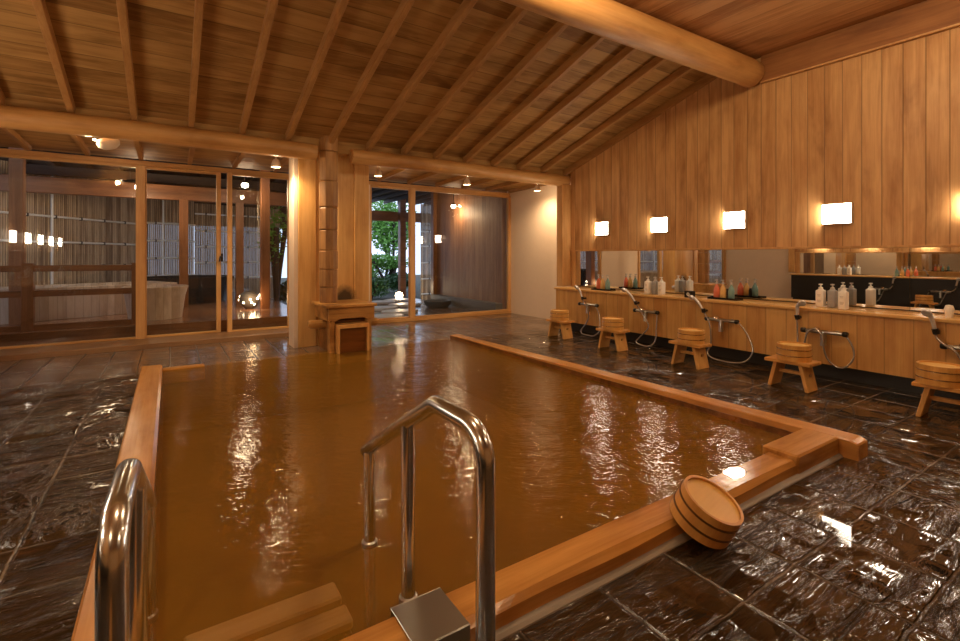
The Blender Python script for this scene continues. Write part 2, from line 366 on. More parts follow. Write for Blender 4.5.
# right side wall and gable
def gable(y): return 2.28+.31*(5.1-y)
def sidewall(side):
    f = (lambda x: x) if side == 'right' else MX
    def bx(a): x0, x1 = sorted((f(a[0]), f(a[1]))); return (x0, x1)+a[2:]
    up = bmesh.new(); xs = sorted((f(4.86), f(5.1)))
    prism(up, [(-3.6, 1.085), (5.08, 1.085), (5.08, gable(5.08)), (2.4, gable(2.4)), (2.4, 3.0), (-3.6, 3.0)], 'X', *xs)
    w = struct('wall_'+side, up, M['wallboard'], 'vertical cedar boards of the %s side wall' % side)
    struct('lower_wall', boxes([bx((4.895, 5.1, -3.6, 5.08, 0, 1.085))]), M['panel'], parent=w)
    struct('trim_1' if side == 'right' else 'trim_2', boxes([bx((4.842, 4.90, -3.6, 5.10, 1.066, 1.085))], .003), M['frame'], 'thin wooden lip above the mirror')
    struct('trim_3' if side == 'right' else 'trim_4', boxes([bx((4.825, 4.87, -3.6, 2.42, 2.695, 2.945))], .004), M['beam'], 'dark plank at the top of the board wall')
    e = struct('trim_5' if side == 'right' else 'trim_6', boxes([bx((4.818, 4.87, -3.6, 2.42, 2.682, 2.696))]), M['frame'], 'thin pale batten under the dark plank')
    p = struct('wall_'+side+'_end', boxes([bx((5.02, 5.12, 5.12, 6.86, -.1, 2.4))]), M['plaster'], 'pale plaster wall at the %s end of the windows' % side)
    # post carrying the log
    bm = boxes([bx((4.70 if side == 'right' else 4.84, 5.015, 5.085, 5.21, .64 if side != 'right' else .566, 2.03))], .006)
    tag(link('wooden_post', bm, M['post']), 'pale square post carrying the log at the %s' % ('right wall, beside the plaster' if side == 'right' else 'unseen left wall, met only in the mirror'), 'post')
sidewall('right'); sidewall('left')
struct('wall_back', boxes([(-2.6, 5.3, -3.7, -3.6, 0, 3.2)]), M['wallboard'])
# ceilings
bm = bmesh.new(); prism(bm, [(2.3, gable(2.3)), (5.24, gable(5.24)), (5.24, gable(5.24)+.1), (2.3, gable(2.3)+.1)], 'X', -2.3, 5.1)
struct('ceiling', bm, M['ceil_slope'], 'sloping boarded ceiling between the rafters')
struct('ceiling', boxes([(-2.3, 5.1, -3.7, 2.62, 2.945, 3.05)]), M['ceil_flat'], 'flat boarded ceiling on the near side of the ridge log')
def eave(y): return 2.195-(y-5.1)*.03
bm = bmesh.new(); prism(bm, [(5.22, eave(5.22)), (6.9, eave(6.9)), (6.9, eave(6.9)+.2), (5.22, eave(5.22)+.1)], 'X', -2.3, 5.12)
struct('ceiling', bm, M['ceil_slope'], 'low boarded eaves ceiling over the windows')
struct('trim_13', boxes([(-1.84, 4.86, 5.2, 5.22, 2.12, 2.26)]), M['ceil_slope'], 'blocking board between the two ceilings behind the log')
# rafters
RL = 'rafters of the sloping ceiling'
rw = .024
def rafter_mesh(x):
    bm = bmesh.new(); a, b = 2.42, 5.2
    prism(bm, [(a, gable(a)-.085), (b, gable(b)-.085), (b, gable(b)+.004), (a, gable(a)+.004)], 'X', -rw, rw, .004); return bm
r0 = None; nr = 16
for k in range(-2, 14):
    x = -.686+.425*k
    if r0 is None: r0 = link('rafter', rafter_mesh(0), M['rafter']); tag(r0, 'x', 'rafter', RL); r = r0
    else: r = r0.copy(); C.objects.link(r)
    r.location = (x, 0, 0)
    nth = ['', 'first', 'second', 'third', 'fourth', 'fifth', 'sixth', 'seventh', 'eighth', 'ninth', 'tenth', 'eleventh', 'twelfth', 'thirteenth', 'fourteenth', 'fifteenth', 'sixteenth']
    j = 13-k+1
    r['label'] = ('dark rafter of the sloping ceiling lying against the gable of the board wall' if j == 1 else
                  'sloping ceiling rafter, %s counting leftwards from the board wall' % nth[j])
r0 = None
for k in range(0, 14):
    x = -1.235+.478*k
    if r0 is None:
        bm = bmesh.new(); a, b = 5.23, 6.74
        prism(bm, [(a, eave(a)-.06), (b, eave(b)-.045), (b, eave(b)+.003), (a, eave(a)+.003)], 'X', -.022, .022, .003)
        r0 = link('eaves_rafter', bm, M['rafter']); tag(r0, 'x', 'rafter', 'short rafters of the eaves'); r = r0
    else: r = r0.copy(); C.objects.link(r)
    r.location = (x, 0, 0)
    r['label'] = 'short eaves rafter above the windows, %s from the left of the photo' % nth[k+1]
# logs
def log(name, x0, x1, y, z, r0_, r1_, label, seed, rounded=.5, seg=28):
    rng = random.Random(seed); n = 40; pts = []; rr = []
    for i in range(n+1):
        u = i/n; x = x0+(x1-x0)*u; r = r0_+(r1_-r0_)*u
        pts.append((x, y+.006*math.sin(3*u*PI+seed), z+.006*math.sin(2*u*PI+seed*2))); rr.append(r*(1+.012*math.sin(9*u+seed)))
    e = rounded*.05
    pts = [(x0-e*0+0, y, z)]+[(x0+.006, y, z)]+pts[1:-1]+[(x1-.02, y, z), (x1, y, z)]
    rr = [rr[0]*.9, rr[0]]+rr[1:-1]+[rr[-1]*.985, rr[-1]*.86]
    bm = bmesh.new(); tube(bm, pts, rr, seg)
    return tag(link(name, bm, M['log'], smooth=50), label, 'log beam')
log('ridge_log', -1.83, 4.83, 2.5, 2.79, .12, .128, 'thick peeled ridge log crossing the ceiling to the board wall', 1)
log('log_beam', -1.83, 1.29, 5.15, 2.09, .088, .086, 'peeled log beam left of the wooden column, above the windows', 2)
log('log_beam', 1.66, 4.86, 5.15, 2.09, .083, .082, 'peeled log beam right of the wooden column, ending on the square post', 3)

# ---------------- window wall
YW = 6.78
struct('trim_7', boxes([(-1.9, 5.0, YW-.035, YW+.05, 2.045, 2.10)], .004), M['frame_x'], 'header rail along the top of the windows')
struct('trim_8', boxes([(1.95, 5.02, YW-.05, YW+.06, 0, .045)], .004), M['frame_x'], 'low wooden sill under the right windows')
struct('trim_9', boxes([(-2.0, 1.42, 6.28, YW-.06, -.1, .05), (-2.0, 1.42, YW-.06, YW+.06, -.1, .045)], .006), M['step'], 'broad wooden step under the left windows')
struct('wall_far', boxes([(1.33, 2.46, YW-.03, YW+.06, 0, 2.1)]), M['plaster'], 'plaster piece behind the wooden column')
def window(name, x0, x1, z0=.046, z1=2.045, st=.05, sr=None, y=YW, d=.035, label=None, handle=None, pane=True):
    sr = sr or st
    fr = boxes([(x0, x0+st, y-d, y+d, z0, z1), (x1-sr, x1, y-d, y+d, z0, z1)], .003)
    w = struct(name, fr, M['frame'], label)
    rb = boxes([(x0+st, x1-sr, y-d*.9, y+d*.9, z0, z0+.022), (x0+st, x1-sr, y-d*.9, y+d*.9, z1-.03, z1)], .003)
    link('window_rail', rb, M['frame_x'], w)
    g = B(x0+st-.004, x1-sr+.004, y-.002, y+.002, z0+.02, z1-.028)
    if pane: link('window_pane', g, M['glass'], w)
    else: g.free()
    if handle:
        hx, hz = handle; hb = bmesh.new(); box(hb, hx-.012, hx+.012, y-d-.012, y-d, hz-.05, hz+.05, .003)
        tube(hb, smoothpath([(hx, y-d-.005, hz+.02), (hx-.02, y-d-.04, hz+.01), (hx-.03, y-d-.045, hz-.05)], 5), .009, 8)
        link('window_handle', hb, M['black'], w)
    return w
window('window_1', -2.0, -.24, st=.06, sr=.09, label='large left glass pane beside the pale mullion')
window('window_2', -.24, .535, st=.012, sr=.05, y=YW+.03, label='dark glass pane between the pale mullion and the sliding stiles')
window('window_3', .60, 1.36, st=.055, sr=.045, y=YW-.03, label='glass sliding pane just left of the column', handle=(.54, .98))
window('window_4', 2.44, 3.14, st=.05, sr=.035, y=YW+.02, z0=.045, pane=False, label='open sliding bay right of the column, looking on the garden')
window('window_5', 3.10, 5.02, st=.085, sr=.05, z0=.045, label='wide glass pane at the right end, before the board screen')

# ---------------- column with boards
col = thing('wooden_column', 'wide board-clad column standing at the far edge of the pool', 'column', (1.55, 5.55, 0))
def cpart(name, x0, x1, y0, y1, z0, z1, m, bev=.005):
    o = link(name, B(x0, x1, y0, y1, z0, z1, bev=bev), m, col); o.location = (-1.55, -5.55, 0); return o
cpart('core', 1.17, 1.955, 5.47, 5.70, 0, 2.24, M['post'])
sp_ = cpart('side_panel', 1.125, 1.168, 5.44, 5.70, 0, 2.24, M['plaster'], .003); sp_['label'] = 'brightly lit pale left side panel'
for (a, b, y0, zt) in ((1.17, 1.36, 5.435, 2.16), (1.362, 1.60, 5.45, 2.19), (1.602, 1.79, 5.445, 2.16), (1.792, 1.965, 5.43, 2.15)):
    cpart('board', a, b, y0, 5.47, 0, zt, M['column'])
# flume (octagonal wooden pipe with joints)
fl = thing('wooden_flume', 'tall jointed wooden water pipe rising from the spout box before the column', 'pipe', (1.43, 5.2, .5))
segs = [0, .17, .36, .56, .78, 1.02, 1.30, 1.62, 1.87]
for i, (a, b) in enumerate(zip(segs, segs[1:])):
    bm = bmesh.new(); r = .099*(1+.03*((i*7) % 3-1)); zt = b-.004
    if i == len(segs)-2: lathe(bm, [(0, a), (r, a), (r*1.02, a+.12), (r*.86, zt-.03), (r*.72, zt), (0, zt)], 8, Matrix.Rotation(.22, 4, 'Z'))
    else: lathe(bm, [(0, a), (r*.94, a), (r, a+.012), (r, zt-.012), (r*.94, zt), (0, zt)], 8, Matrix.Rotation(.22, 4, 'Z'))
    link('pipe_section', bm, M['flume'], fl)
# spout box
sb = thing('spout_box', 'wooden spout box pouring hot water into the far side of the pool', 'fountain', (1.57, 5.1, 0))
def spart(name, bm, m, parent=sb): 
    o = link(name, bm, m, parent)
    if parent is sb: o.location = (-1.57, -5.1, 0)
    return o
spart('lid', B(1.305, 1.835, 4.82, 5.41, .475, .503, bev=.004), M['spoutwood'])
bm = bmesh.new()
prism(bm, [(1.335, .475), (1.335, .35), (1.40, .335), (1.46, .36), (1.70, .36), (1.74, .335), (1.815, .345), (1.815, .475)], 'Y', 4.85, 4.885, .003)
spart('front_board', bm, M['spoutwood'])
spart('side_board', boxes([(1.332, 1.362, 4.89, 5.38, .34, .475)], .003), M['spoutwood']); spart('side_board', boxes([(1.787, 1.817, 4.89, 5.38, .34, .475)], .003), M['spoutwood'])
bm = bmesh.new(); tube(bm, [(1.20, 5.12, .29), (1.22, 5.12, .29), (1.92, 5.10, .27), (1.95, 5.10, .27)], [.035, .045, .045, .035], 10)
spart('cross_pole', bm, M['spoutwood'])
spart('base_block', boxes([(1.375, 1.78, 4.96, 5.38, -.1, .335)], .006), M['darkwood'])
spart('corner_post', B(1.352, 1.405, 4.87, 4.96, -.1, .34, bev=.006), M['spoutwood']); spart('corner_post', B(1.745, 1.79, 4.87, 4.96, -.1, .34, bev=.006), M['spoutwood'])
spart('trough_frame', boxes([(1.41, 1.435, 4.795, 4.82, -.08, .30), (1.715, 1.74, 4.795, 4.82, -.08, .30), (1.435, 1.715, 4.795, 4.82, .265, .30), (1.41, 1.435, 4.82, 4.93, .0, .285), (1.715, 1.74, 4.82, 4.93, .0, .285)], .003), M['stool'])
spart('trough_rim', boxes([(1.41, 1.74, 4.80, 4.96, .285, .305)], .004), M['stool'])
wf = boxes([(1.435, 1.715, 4.800, 4.806, -.03, .265)], .003); spart('water_sheet', wf, glassmat('falling_water', (.96, .88, .75), .2, 2.0))
spart('inner_back', boxes([(1.436, 1.714, 4.835, 4.86, -.1, .27)]), M['darkwood'])

# ---------------- pool copings
def coping(bm, m, label):
    return tag(link('pool_coping', bm, m), label, 'pool edge')
bm = bmesh.new()
prism(bm, [(-.205, -.1), (-.205, .052), (-.197, .06), (-.07, .06), (-.055, .046), (-.055, -.02), (-.205, -.02)][1:], 'Y', .2, 4.98, 0)
coping(bm, M['coping_y'], 'orange brown wooden coping along the left edge of the pool')
coping(B(-.055, .26, 4.90, 4.985, -.1, .03, bev=.008), M['coping_x'], 'short piece of wooden coping at the far left pool corner')
bm = bmesh.new(); prism(bm, [(.95, -.02), (.95, .080), (.985, .093), (4.99, .058), (4.99, -.02)], 'X', 2.81, 2.93, .006)
rc = coping(bm, M['coping_y'], 'long wooden beam coping on the right pool edge, its end projecting')
ws_ = link('dark_inner_side', B(2.8065, 2.8095, 1.195, 4.985, -.02, .052), M['darkwood'], rc); ws_['label'] = 'dark inner side'  # darker wood strip along the beam's inner face
bm = bmesh.new()
xs = [-.055, .3, .7, 1.1, 1.5, 2.0, 2.40]
t = bmesh.new(); rng = random.Random(4)
prof = lambda x: [(1.032, -.02), (1.036+.004*math.sin(x*9), .050), (1.055, .068+.002*math.sin(7*x)), (1.155, .07), (1.172, .056), (1.172, -.01)]
rows = []
N = 60
for i in range(N+1):
    x = -.055+2.455*i/N; rows.append([t.verts.new((x, p[0], p[1])) for p in prof(x)])
for a, b in zip(rows, rows[1:]):
    for k in range(5): t.faces.new((a[k], b[k], b[k+1], a[k+1]))
t.faces.new(rows[0]); t.faces.new(rows[-1][::-1]); bmesh.ops.recalc_face_normals(t, faces=t.faces); join(bm, t)
coping(bm, M['coping_x'], 'worn wooden coping along the near edge of the pool')
coping(B(2.385, 2.81, 1.03, 1.19, -.02, .094, bev=.008), M['coping_x'], 'raised wooden block at the near right pool corner')
bm = bmesh.new(); prism(bm, [(1.975, 1.10), (2.02, 1.088), (2.085, 1.10), (2.10, 1.14), (2.06, 1.162), (1.99, 1.158), (1.985, 1.13)], 'Z', .0705, .0715)
tag(link('water_puddle', bm, M['puddle']), 'small flat puddle on the near coping mirroring a wall lamp', 'puddle')
bm = bmesh.new(); prism(bm, [(1.036, .014), (1.036, -.01), (1.008, -.01), (1.012, .004), (1.022, .010)], 'X', -.25, 2.81)
struct('trim_10', bm, M['cement'], 'grey cement fillet along the near coping')

# ================================================================ WASH ROWS
def panelrow(side):
    f = (lambda x: x) if side == 'right' else MX
    def bx(a): x0, x1 = sorted((f(a[0]), f(a[1]))); return (x0, x1)+a[2:]
    lab = 'right' if side == 'right' else 'facing left'
    c = thing('wash_counter', 'long board-fronted washing counter below the mirror' if side == 'right' else 'washing counter on the left wall, seen only reflected', 'counter', (f(4.7), 1.2, 0))
    def pt(n, bm, m):
        o = link(n, bm, m, c); o.location = (-f(4.7), -1.2, 0)
    dz = 0 if side == 'right' else .055
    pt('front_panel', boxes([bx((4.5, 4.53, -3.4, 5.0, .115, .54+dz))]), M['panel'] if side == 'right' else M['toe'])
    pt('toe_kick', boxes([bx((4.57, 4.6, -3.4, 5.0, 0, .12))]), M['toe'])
    pt('worktop', boxes([bx((4.478, 4.893, -3.4, 5.02, .54+dz, .565+dz))], .004), M['worktop'])
    for (y0, y1, l) in ((1.316, 4.985, 'far'), (-3.4, 1.312, 'near')):
        m = thing('wall_mirror', ('long wall mirror above the washing counter, %s length' % l) if side == 'right' else 'mirror on the left wall, %s length, seen only reflected' % l, 'mirror', (f(4.885), (y0+y1)/2, .8))
        o = link('mirror_glass', boxes([bx((4.882, 4.888, y0, y1, .575+dz, 1.065))]), M['mirror'], m); o.location = (-f(4.885), -(y0+y1)/2, -.8)
        o = link('backing', boxes([bx((4.889, 4.894, y0-.001, y1+.001, .567+dz, 1.066))]), M['black'], m); o.location = (-f(4.885), -(y0+y1)/2, -.8)
    struct('trim_11' if side == 'right' else 'trim_12', boxes([bx((4.86, 4.895, 4.99, 5.075, .565+dz, 1.066))], .003), M['frame'], 'pale upright at the mirror end')
panelrow('right'); panelrow('left')

# wall lamps
wl = thing('wall_lamp', 'x', 'lamp', (4.86, 4.45, 1.365), 0, 'box lamps above the mirror')
link('lamp_shade', B(-.048, -.010, -.102, .112, -.083, .083, bev=.006, seg=2), M['lamp'], wl)
link('back_plate', boxes([(-.012, 0, -.108, .117, -.088, .088)], .002), M['lampbox'], wl)
link('side_plate', boxes([(-.046, -.010, -.107, -.1025, -.084, .084), (-.046, -.010, -.1025, .113, .0835, .087), (-.046, -.010, -.1025, .113, -.087, -.0835)], .001), M['lampbox'], wl)
names = ['farthest and smallest square wall lamp above the mirror, next to the square post', 'second square wall lamp from the far end, above the white bottles',
         'third square wall lamp from the far end, above the coloured bottles', 'large square wall lamp above the nearest white bottles',
         'square wall lamp just beyond the right edge of the photo']
wl['label'] = names[0]
for i in range(1, 5): dup(wl, (4.86, 4.45-.89*i, 1.365), 0, names[i])
for i in range(5): ll = dup(wl, (MX(4.86), 4.56-.84*i, 1.27), PI, 'square lamp on the left wall, seen only as a reflection in window glass', 'lamps on the unseen left wall'); bpy.data.objects.remove([c_ for c_ in ll.children if c_.name.startswith('side_plate')][0])

# stools
st = thing('bath_stool', 'x', 'stool', (3.975, 1.76, 0), 0, 'stools along the washing counter')
link('seat', B(-.095, .095, -.158, .158, .19, .215, bev=.004), M['stooly'], st)
for s in (1, -1):
    bm = bmesh.new(); prism(bm, [(s*.143, 0), (s*.118, 0), (s*.072, .19), (s*.10, .19)], 'X', -.078, .078, .003)
    lg = link('leg', bm, M['stool'], st)
    bm = bmesh.new(); box(bm, -.012, .012, -.006, .006, -.012, .012, .002, mat=T(0, s*.124, .118) @ Matrix.Rotation(-s*.24, 4, 'X')); link('tenon', bm, M['spoutwood'], lg)
link('stretcher', boxes([(-.012, .012, -.11, .11, .105, .13)], .002), M['stool'], st)
# bucket (upside down: base on top)
def bucket(label, loc, group=None, r=.115, h=.118, hm='hoop_m'):
    b = thing('wooden_bucket', label, 'bucket', loc, 0, group)
    bm = bmesh.new(); th = .010
    lathe(bm, [(r-th, .0), (r, 0), (r*.965, h), (r*.965-th, h), (r*.965-th, h-.012), (r-th*1.2, .02), (r-th, 0)], 40)
    link('staves', bm, M['bucket'], b, 40)
    bm = bmesh.new(); rr = r*.965-th; lathe(bm, [(0, h-.018), (rr+.002, h-.018), (rr+.002, h-.009), (0, h-.009)], 40); link('base', bm, M['bucketbase'], b)
    for z in (.33, .72):
        zz = h*z; rb = r+(r*.965-r)*z
        bm = bmesh.new(); lathe(bm, [(rb-.002, zz-.004), (rb+.003, zz-.003), (rb+.003, zz+.003), (rb-.002, zz+.004)], 40); link('hoop', bm, M[hm], b, 60)
    return b
bk = bucket('x', (3.975, 1.745, .2155), 'buckets upside down on the stools')
SP = [(3.975, 1.76, 'before the fourth tap, below the largest lamp', -.012), (3.975, 2.615, 'middle of five, left of the third tap', -.02),
      (4.0, 3.54, 'second from the far end, between the first two taps', -.01), (4.03, 4.40, 'farthest and smallest, in front of the plaster wall end', .0), (3.985, .885, 'nearest, cut by the right edge of the photo', .04)]
for i, (x, y, w, dy) in enumerate(SP):
    l1 = 'wooden bath stool, '+w; l2 = 'upturned bucket on the stool '+w
    if i == 0: st['label'] = l1; bk['label'] = l2; bk.location = (x, y+dy, .2155)
    else: dup(st, (x, y, 0), (-.03, .02, .04, .03)[i-1], l1); dup(bk, (x-.01, y+dy, .2155), i*1.3, l2)
for y in (.9, 1.8, 2.7):
    dup(st, (MX(3.975), y, 0), PI, 'bath stool of the left wash row, seen only in the mirror', 'stools of the unseen left row')
    dup(bk, (MX(3.975), y, .2155), .5, 'bucket on a stool of the left wash row, seen only in the mirror', 'buckets of the unseen left row')
# leaning bucket in the foreground
fb = bucket('round wooden bucket upside down, tilted against the near pool coping', (0, 0, 0), None, .108, .109, 'hoop')
n = Vector((.0962, -.4447, .8905)).normalized(); c = Vector((1.6048, .9641, .1450))
fb.rotation_mode = 'QUATERNION'; fb.rotation_quaternion = n.to_track_quat('Z', 'Y'); fb.location = c-n*.109

# taps with hand showers (local x=0 is the panel face)
def mixer_body(label, y, f=(lambda x: x), group='taps with hand showers', rot=0):
    t = thing('shower_tap', label, 'tap', (f(4.5), y, 0), rot, group); z = .383
    bm = bmesh.new(); tube(bm, [(-.055, .13, z), (-.055, .12, z), (-.055, -.12, z), (-.055, -.13, z)], [.013, .016, .016, .013], 14)
    for s in (.075, -.075): tube(bm, [(-.05, s, z), (-.01, s, z-.004), (0, s, z-.004)], [.012, .012, .022], 12)
    link('mixer_body', bm, M['steel_b'], t, 40)
    bm = bmesh.new(); lathe(bm, [(0, .03), (.018, .028), (.026, .02), (.028, .004), (.02, 0), (0, 0)], 18, T(-.06, .045, z+.008)); link('control_knob', bm, M['chrome'], t, 40)
    for s in (.148, -.148):
        bm = bmesh.new(); tube(bm, [(-.055, s-.018, z), (-.055, s-.012, z), (-.055, s+.012, z), (-.055, s+.018, z)], [.016, .021, .021, .016], 14); link('valve_handle', bm, M['black'], t, 40)
    bm = bmesh.new(); tube(bm, smoothpath([(-.058, .0, z), (-.062, 0, z-.05), (-.066, 0, z-.11)], 5), [.022]*6+[.021]*5, 14); link('spout', bm, M['steel_b'], t, 40)
    return t
def handset(t, base, tip, out=.09, side=0):
    """base, tip given as (y offset, z)"""
    by, bz = base; ty, tz = tip
    bm = bmesh.new(); tube(bm, [(0, by, bz-.01), (-.045, by, bz-.01)], .012, 10); tube(bm, [(-.05, by-.003, bz-.025), (-.055, by+.004, bz+.012)], .019, 12); link('shower_holder', bm, M['black'], t, 40)
    dx = -.055
    if side: pts = [(dx, by, bz-.02), (dx-.002, by-.003, bz+.05), (dx-.008, by-.008, bz+.09), (dx-.03, ty, tz)]
    else: pts = [(dx, by-.002, bz-.02), (dx-.008, by+(ty-by)*.35, bz+(tz-bz)*.45), (dx-.02, by+(ty-by)*.75, bz+(tz-bz)*.88), (dx-.03, ty, tz)]
    P = smoothpath(pts, 6); k = len(P)
    bm = bmesh.new(); tube(bm, P, [.011+.006*(i/(k-1)) for i in range(k)], 12)
    hd = Vector(P[-1]); dr = Vector((-.75, (.25 if side == 0 else -.3), -.55)).normalized()
    lathe(bm, [(0, -.016), (.016, -.014), (.027, 0), (.029, .016), (.026, .02), (0, .02)], 18, T(*hd) @ dr.to_track_quat('Z', 'Y').to_matrix().to_4x4())
    link('shower_head', bm, M['whitehead'], t, 40)
def hose(t, pts):
    P = smoothpath([(-.055-o, y, z) for (y, z, o) in pts], 9); bm = bmesh.new(); tube(bm, P, .0075, 10); link('shower_hose', bm, M['greyhose'], t, 60)
t1 = mixer_body('tap with hand shower nearest the square post, its hose resting on the floor', 4.335)
handset(t1, (.10, .465), (.17, .60)); hose(t1, [(.10, .445, 0), (.06, .40, .01), (.0, .36, .03), (-.03, .25, .02), (.02, .14, .02), (.09, .06, .03), (.06, .015, .05), (-.06, .012, .07), (-.17, .02, .08), (-.24, .10, .05), (-.20, .28, .02), (-.13, .375, .0)])
t2 = mixer_body('second tap from the far end, its hose hanging in a narrow teardrop loop', 3.46)
handset(t2, (.14, .475), (.28, .61)); hose(t2, [(.14, .455, 0), (.09, .42, .01), (.02, .35, .03), (-.05, .22, .02), (.06, .09, .03), (.10, .035, .04), (.02, .012, .06), (-.08, .014, .05), (-.145, .08, .03), (-.15, .2, .02), (-.15, .30, .01), (-.145, .375, 0)])
t3 = mixer_body('third tap, with a wide round hose loop reaching the floor', 2.59)
handset(t3, (.185, .465), (.295, .585)); hose(t3, [(.185, .445, 0), (.15, .41, .01), (.10, .33, .03), (.09, .15, .03), (.125, .06, .03), (.09, .022, .04), (0, .012, .07), (-.16, .012, .07), (-.265, .05, .05), (-.31, .15, .03), (-.26, .275, .02), (-.19, .36, .01), (-.145, .38, 0)])
t4 = mixer_body('fourth tap, with a round hose loop hanging clear of the floor', 1.735)
handset(t4, (.195, .49), (.145, .615), side=1); hose(t4, [(.195, .465, 0), (.192, .35, 0), (.19, .2, .0), (.18, .10, .01), (.155, .10, .02), (.14, .18, .02), (.13, .28, .02), (.105, .37, .03), (.05, .405, .028), (.0, .36, .035), (-.012, .27, .035), (-.035, .175, .02), (-.10, .118, .01), (-.165, .14, .01), (-.205, .22, 0), (-.19, .31, 0), (-.15, .375, 0)])
t5 = mixer_body('nearest tap, half cut off by the right edge of the photo', .87)
handset(t5, (.19, .485), (.225, .61), side=0); hose(t5, [(.19, .46, 0), (.18, .43, 0), (.14, .395, .02), (.08, .36, .04), (.03, .25, .02), (-.02, .16, .02), (-.12, .13, .01), (-.2, .22, 0), (-.15, .375, 0)])
for y in (3.45, 2.6, 1.75, .9):
    dup(t5, (MX(4.5), y, 0), PI, 'tap with hand shower of the left wash row, seen only in the mirror', 'taps of the unseen left row')

# bottles
def pump(bm, z, r=.010, d=1):
    lathe(bm, [(r*1.5, z), (r*1.5, z+.014), (r*.8, z+.018), (r*.5, z+.02), (r*.5, z+.034), (r*1.3, z+.036), (r*1.3, z+.044), (0, z+.046)], 14)
    box(bm, -.034, .004, -.005, .005, z+.036, z+.043, .002)
def bottle(label, loc, kind, group, rz=0):
    b = thing('pump_bottle', label, 'bottle', loc, rz, group)
    if kind in ('white', 'grey'):
        w, d, h = .036, .028, .145
        bm = bmesh.new(); box(bm, -w, w, -d, d, 0, h, .009, seg=3); lathe(bm, [(.026, h-.002), (.02, h+.006), (.011, h+.01)], 16)
        link('bottle_body', bm, M['bw'] if kind == 'white' else M['bg'], b, 40)
        bm = bmesh.new(); pump(bm, h+.008, .011); link('pump_top', bm, M['bw'] if kind == 'white' else M['whitehead'], b, 40)
        bm = bmesh.new(); 
        for i, (zz, l) in enumerate(((.105, .022), (.095, .016), (.06, .024), (.052, .024), (.044, .018))): box(bm, -w-.0006, -w+.001, -l*.6, l*.6, zz-.0016, zz+.0016)
        link('label_lines', bm, M['labeltxt'], b)
    else:
        bm = bmesh.new(); lathe(bm, [(0, 0), (.027, 0), (.030, .004), (.030, .075), (.026, .10), (.015, .125), (.010, .135), (.010, .145), (0, .145)], 20)
        link('bottle_body', bm, M[kind], b, 40)
        bm = bmesh.new(); pump(bm, .143, .009); link('pump_top', bm, M['whitehead'], b, 40)
    return b
ZC = .5655
cache = {}
def put(kind, x, y, label, group, rz=0, z=ZC):
    if kind not in cache: cache[kind] = bottle(label, (x, y, z), kind, group, rz); return cache[kind]
    return dup(cache[kind], (x, y, z), rz, label, group)
G2, G4, G1, G3 = 'white pump bottles in the middle of the counter', 'white pump bottles near the right of the photo', 'coloured bottles on the far tray', 'coloured bottles on the near tray'
put('white', 4.60, 3.55, 'white pump bottle, leftmost of the middle trio on the counter', G2)
put('grey', 4.63, 3.475, 'grey pump bottle in the middle trio on the counter', G2)
put('white', 4.62, 3.385, 'white pump bottle, rightmost of the middle trio on the counter', G2)
put('white', 4.66, 1.84, 'white pump bottle, leftmost of the near trio by the fourth tap', G4)
put('grey', 4.69, 1.765, 'grey pump bottle in the near trio by the fourth tap', G4)
put('white', 4.60, 1.655, 'white pump bottle standing foremost in the near trio', G4)
def tray(x, y, label, w=.12, l=.30, rz=0):
    t = thing('bottle_tray', label, 'tray', (x, y, ZC), rz, 'black trays on the counter')
    link('tray_base', B(-w/2, w/2, -l/2, l/2, 0, .008), M['tray'], t)
    link('tray_rim', boxes([(-w/2, -w/2+.006, -l/2, l/2, .008, .02), (w/2-.006, w/2, -l/2, l/2, .008, .02), (-w/2+.006, w/2-.006, -l/2, -l/2+.006, .008, .02), (-w/2+.006, w/2-.006, l/2-.006, l/2, .008, .02)]), M['tray'], t)
tray(4.62, 4.245, 'black tray at the far end of the counter, under three coloured bottles')
tray(4.66, 2.68, 'black tray above the third tap, under three coloured bottles')
ZT = ZC+.0085
for k, (dy, cn, nm) in enumerate(((.075, 'bcoral', 'coral red'), (.01, 'borange', 'amber'), (-.075, 'bteal', 'teal'))):
    put(cn, 4.62, 4.245+dy, nm+' pump bottle on the far black tray', G1, 0, ZT)
    put(cn, 4.66, 2.68+dy+.01, nm+' pump bottle on the black tray above the third tap', G3, 0, ZT)
bm = bmesh.new(); lathe(bm, [(0, 0), (.018, 0), (.018, .07), (.012, .078), (.012, .088), (0, .09)], 14)
jr = tag(link('small_jar', bm, M['black'], smooth=40), 'small dark jar between amber and teal bottles on the tray', 'jar'); jr.location = (4.675, 2.652, ZT)
bx_ = thing('amenity_box', 'small black box with a pale round flower mark above the third hand shower', 'box', (4.56, 3.0, ZC))
link('box_body', B(-.03, .03, -.045, .045, 0, .07, bev=.003), M['black'], bx_)
bm = bmesh.new()
for k in range(6):
    a = k*PI/3; lathe(bm, [(0, 0), (.009, 0), (.009, .0012), (0, .0012)], 12, T(-.0305, .011*math.cos(a), .036+.011*math.sin(a)) @ Matrix.Rotation(-PI/2, 4, 'Y'))
link('flower_mark', bm, M['bw'], bx_)
bm = bmesh.new(); lathe(bm, [(0, 0), (.02, 0), (.024, .03), (.028, .06), (.02, .085), (0, .09)], 16)
o = tag(link('white_cup', bm, M['bw'], smooth=40), 'white cup on the counter at the right photo edge', 'cup'); o.location = (4.62, 1.03, ZC)
# bottles of the facing row
for gy in (3.1, 1.25):
    for k, cn in enumerate(('bcoral', 'borange', 'bteal')): put(cn, MX(4.66), gy+.08*k, 'coloured pump bottle of the left wash row, seen only in the mirror', 'coloured bottles of the unseen left row', PI, ZC+.055)
for gy in (4.0, 2.15):
    for k, cn in enumerate(('white', 'grey', 'white')): put(cn, MX(4.66), gy+.085*k, 'pump bottle of the left wash row, seen only in the mirror', 'plain bottles of the unseen left row', PI, ZC+.055)

